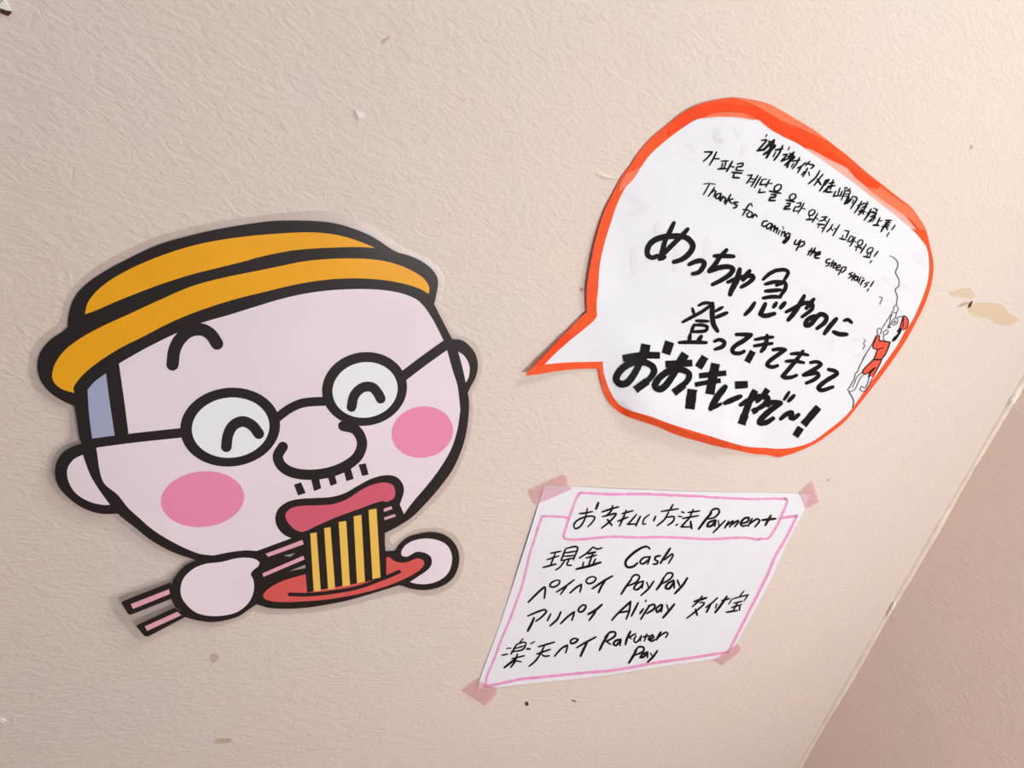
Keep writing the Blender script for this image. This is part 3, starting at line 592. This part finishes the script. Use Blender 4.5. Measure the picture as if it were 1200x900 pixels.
T4 = ['2.3 P7 385,220 500,170 590,145 605,165 550,230 480,280; 3 460,240 430,310 385,395; 2.5 655,195 615,275; 775,170 730,260 645,335; 770,310 850,230 930,170! 920,220 900,270; 2.5 1030,90 985,130 980,165 1020,170 1060,130 1065,95 1030,90; 3 1255,85 1180,150 1090,200; 2.6 1180,170 1105,270',
      '2.6 P6 270,170 340,90 490,-50! 475,60 440,155; 2.3 340,85 470,60; 2.6 580,-35 500,120; 640,35 600,90; 2.6 672,-62 663,-52; 2.5 720,-10 670,60 610,160; 700,0 770,-15 765,35 680,90; 2.7 845,-15 790,35 800,75 850,30 862,-10! 850,70; 2.4 915,-10 930,40; 3 1005,-20 930,70 870,140',
      '3 P5 235,250 380,205; 2.2 330,185 290,240 215,310; 300,262 355,265 320,310 150,445; 2.8 250,340 270,410; 2.2 510,205 440,270 370,320; 2.6 430,280 380,375; 3 620,190 550,290 480,380; 2.4 560,240 650,215; 500,280 485,325; 1.8 820,125 770,185; 680,220 640,280; 680,220 770,195 870,170! 820,240; 2 700,270 800,245; 670,320 790,285; 740,270 690,360; 2.4 610,375 740,355; 2.8 770,310 765,350']
writing('writing_line', T4, h_pn, L2_, pen_mat, pn, label='third method line ending in three Chinese characters')
T5 = ['1.6 P7 330,485 290,530; 2.4 250,560 190,665; 2 250,555 340,525 365,535 330,610 200,640; 1.8 240,600 340,570; 135,600 185,595; 2 80,680 150,665; 465,520 420,545; 3 375,605 410,605; 2.4 265,665 230,760 185,820; 2 200,720 345,685; 2.8 230,730 110,825; 2 240,745 310,755; 2.2 510,580 700,525; 490,665 650,610; 580,570 540,650 480,740 400,810; 540,660 580,690 640,685',
      '2.4 P7 700,690 780,600 850,560! 845,600 830,650; 2.5 930,480 885,510 890,540 940,530 975,495 930,480; 2.4 1185,465 1080,520 960,590; 3 1080,530 1040,610 1005,690',
      '3 P6 225,340 170,430 125,520; 2.5 190,370 250,310 310,310 310,350 240,400 200,415! 255,450; 2.7 375,390 310,412 290,450 320,465 375,400! 365,465; 3 490,300 450,380 430,455; 2.2 550,325 470,370! 500,385; 555,350 530,400 545,430 590,400 615,350! 605,410; 680,330 650,412; 635,365 705,350; 2.6 712,398 762,368 748,342 700,392 742,414 775,395; 2.9 845,308 792,400; 2.2 805,378 850,342 912,308 928,325 900,372']
writing('writing_line', T5, h_pn, L2_, pen_mat, pn, label='lowest full line of payment methods')
writing('writing_line', ['3 P6 560,520 520,590 470,670; 2.4 540,530 590,480 645,490 640,530 540,580; 2.7 690,540 625,570 605,605 640,600 690,550! 688,605; 2.2 725,555 745,595; 2.7 805,525 760,590 690,660'], h_pn, L2_, pen_mat, pn, label='last short word Pay')

tape_mat = sheer('translucent_pink_tape', (238, 166, 178), 0.36, rough=0.5, gloss=0.02)
def tape(s, px, py, label):
    o = fill('tape', s, h_tape, 0.0, tape_mat, None, closed_smooth=True, grid=5)
    c = P(px, py, 0); o.location = c
    for v in o.data.vertices: v.co -= c
    o['label'] = label; o['category'] = 'tape'; o['group'] = 'pink tape pieces on the payment notice corners'
def h_tape(x, y): return h_pn(x, y) + 0.0005
tape('Q1 190,300! 400,195 600,118! 645,140! 660,235! 705,280! 550,350 400,415 265,470! 230,400', 645, 575, 'pink tape on the upper left corner of the payment notice, beneath the chopstick hand level')
tape('Q2 760,330! 905,192! 925,200! 965,320 1000,440! 835,518! 795,400', 945, 580, 'pink tape on the upper right corner of the payment notice')
tape('Q3 110,695! 200,625 310,545! 325,590! 530,665! 520,730 440,830 380,872! 250,790', 565, 808, 'pink tape on the lowest left corner of the payment notice')
tape('Q4 840,450! 885,500! 860,550 750,630 650,705! 600,665 560,640! 700,540', 855, 770, 'pink tape on the lower right corner of the payment notice, mostly under the paper edge')
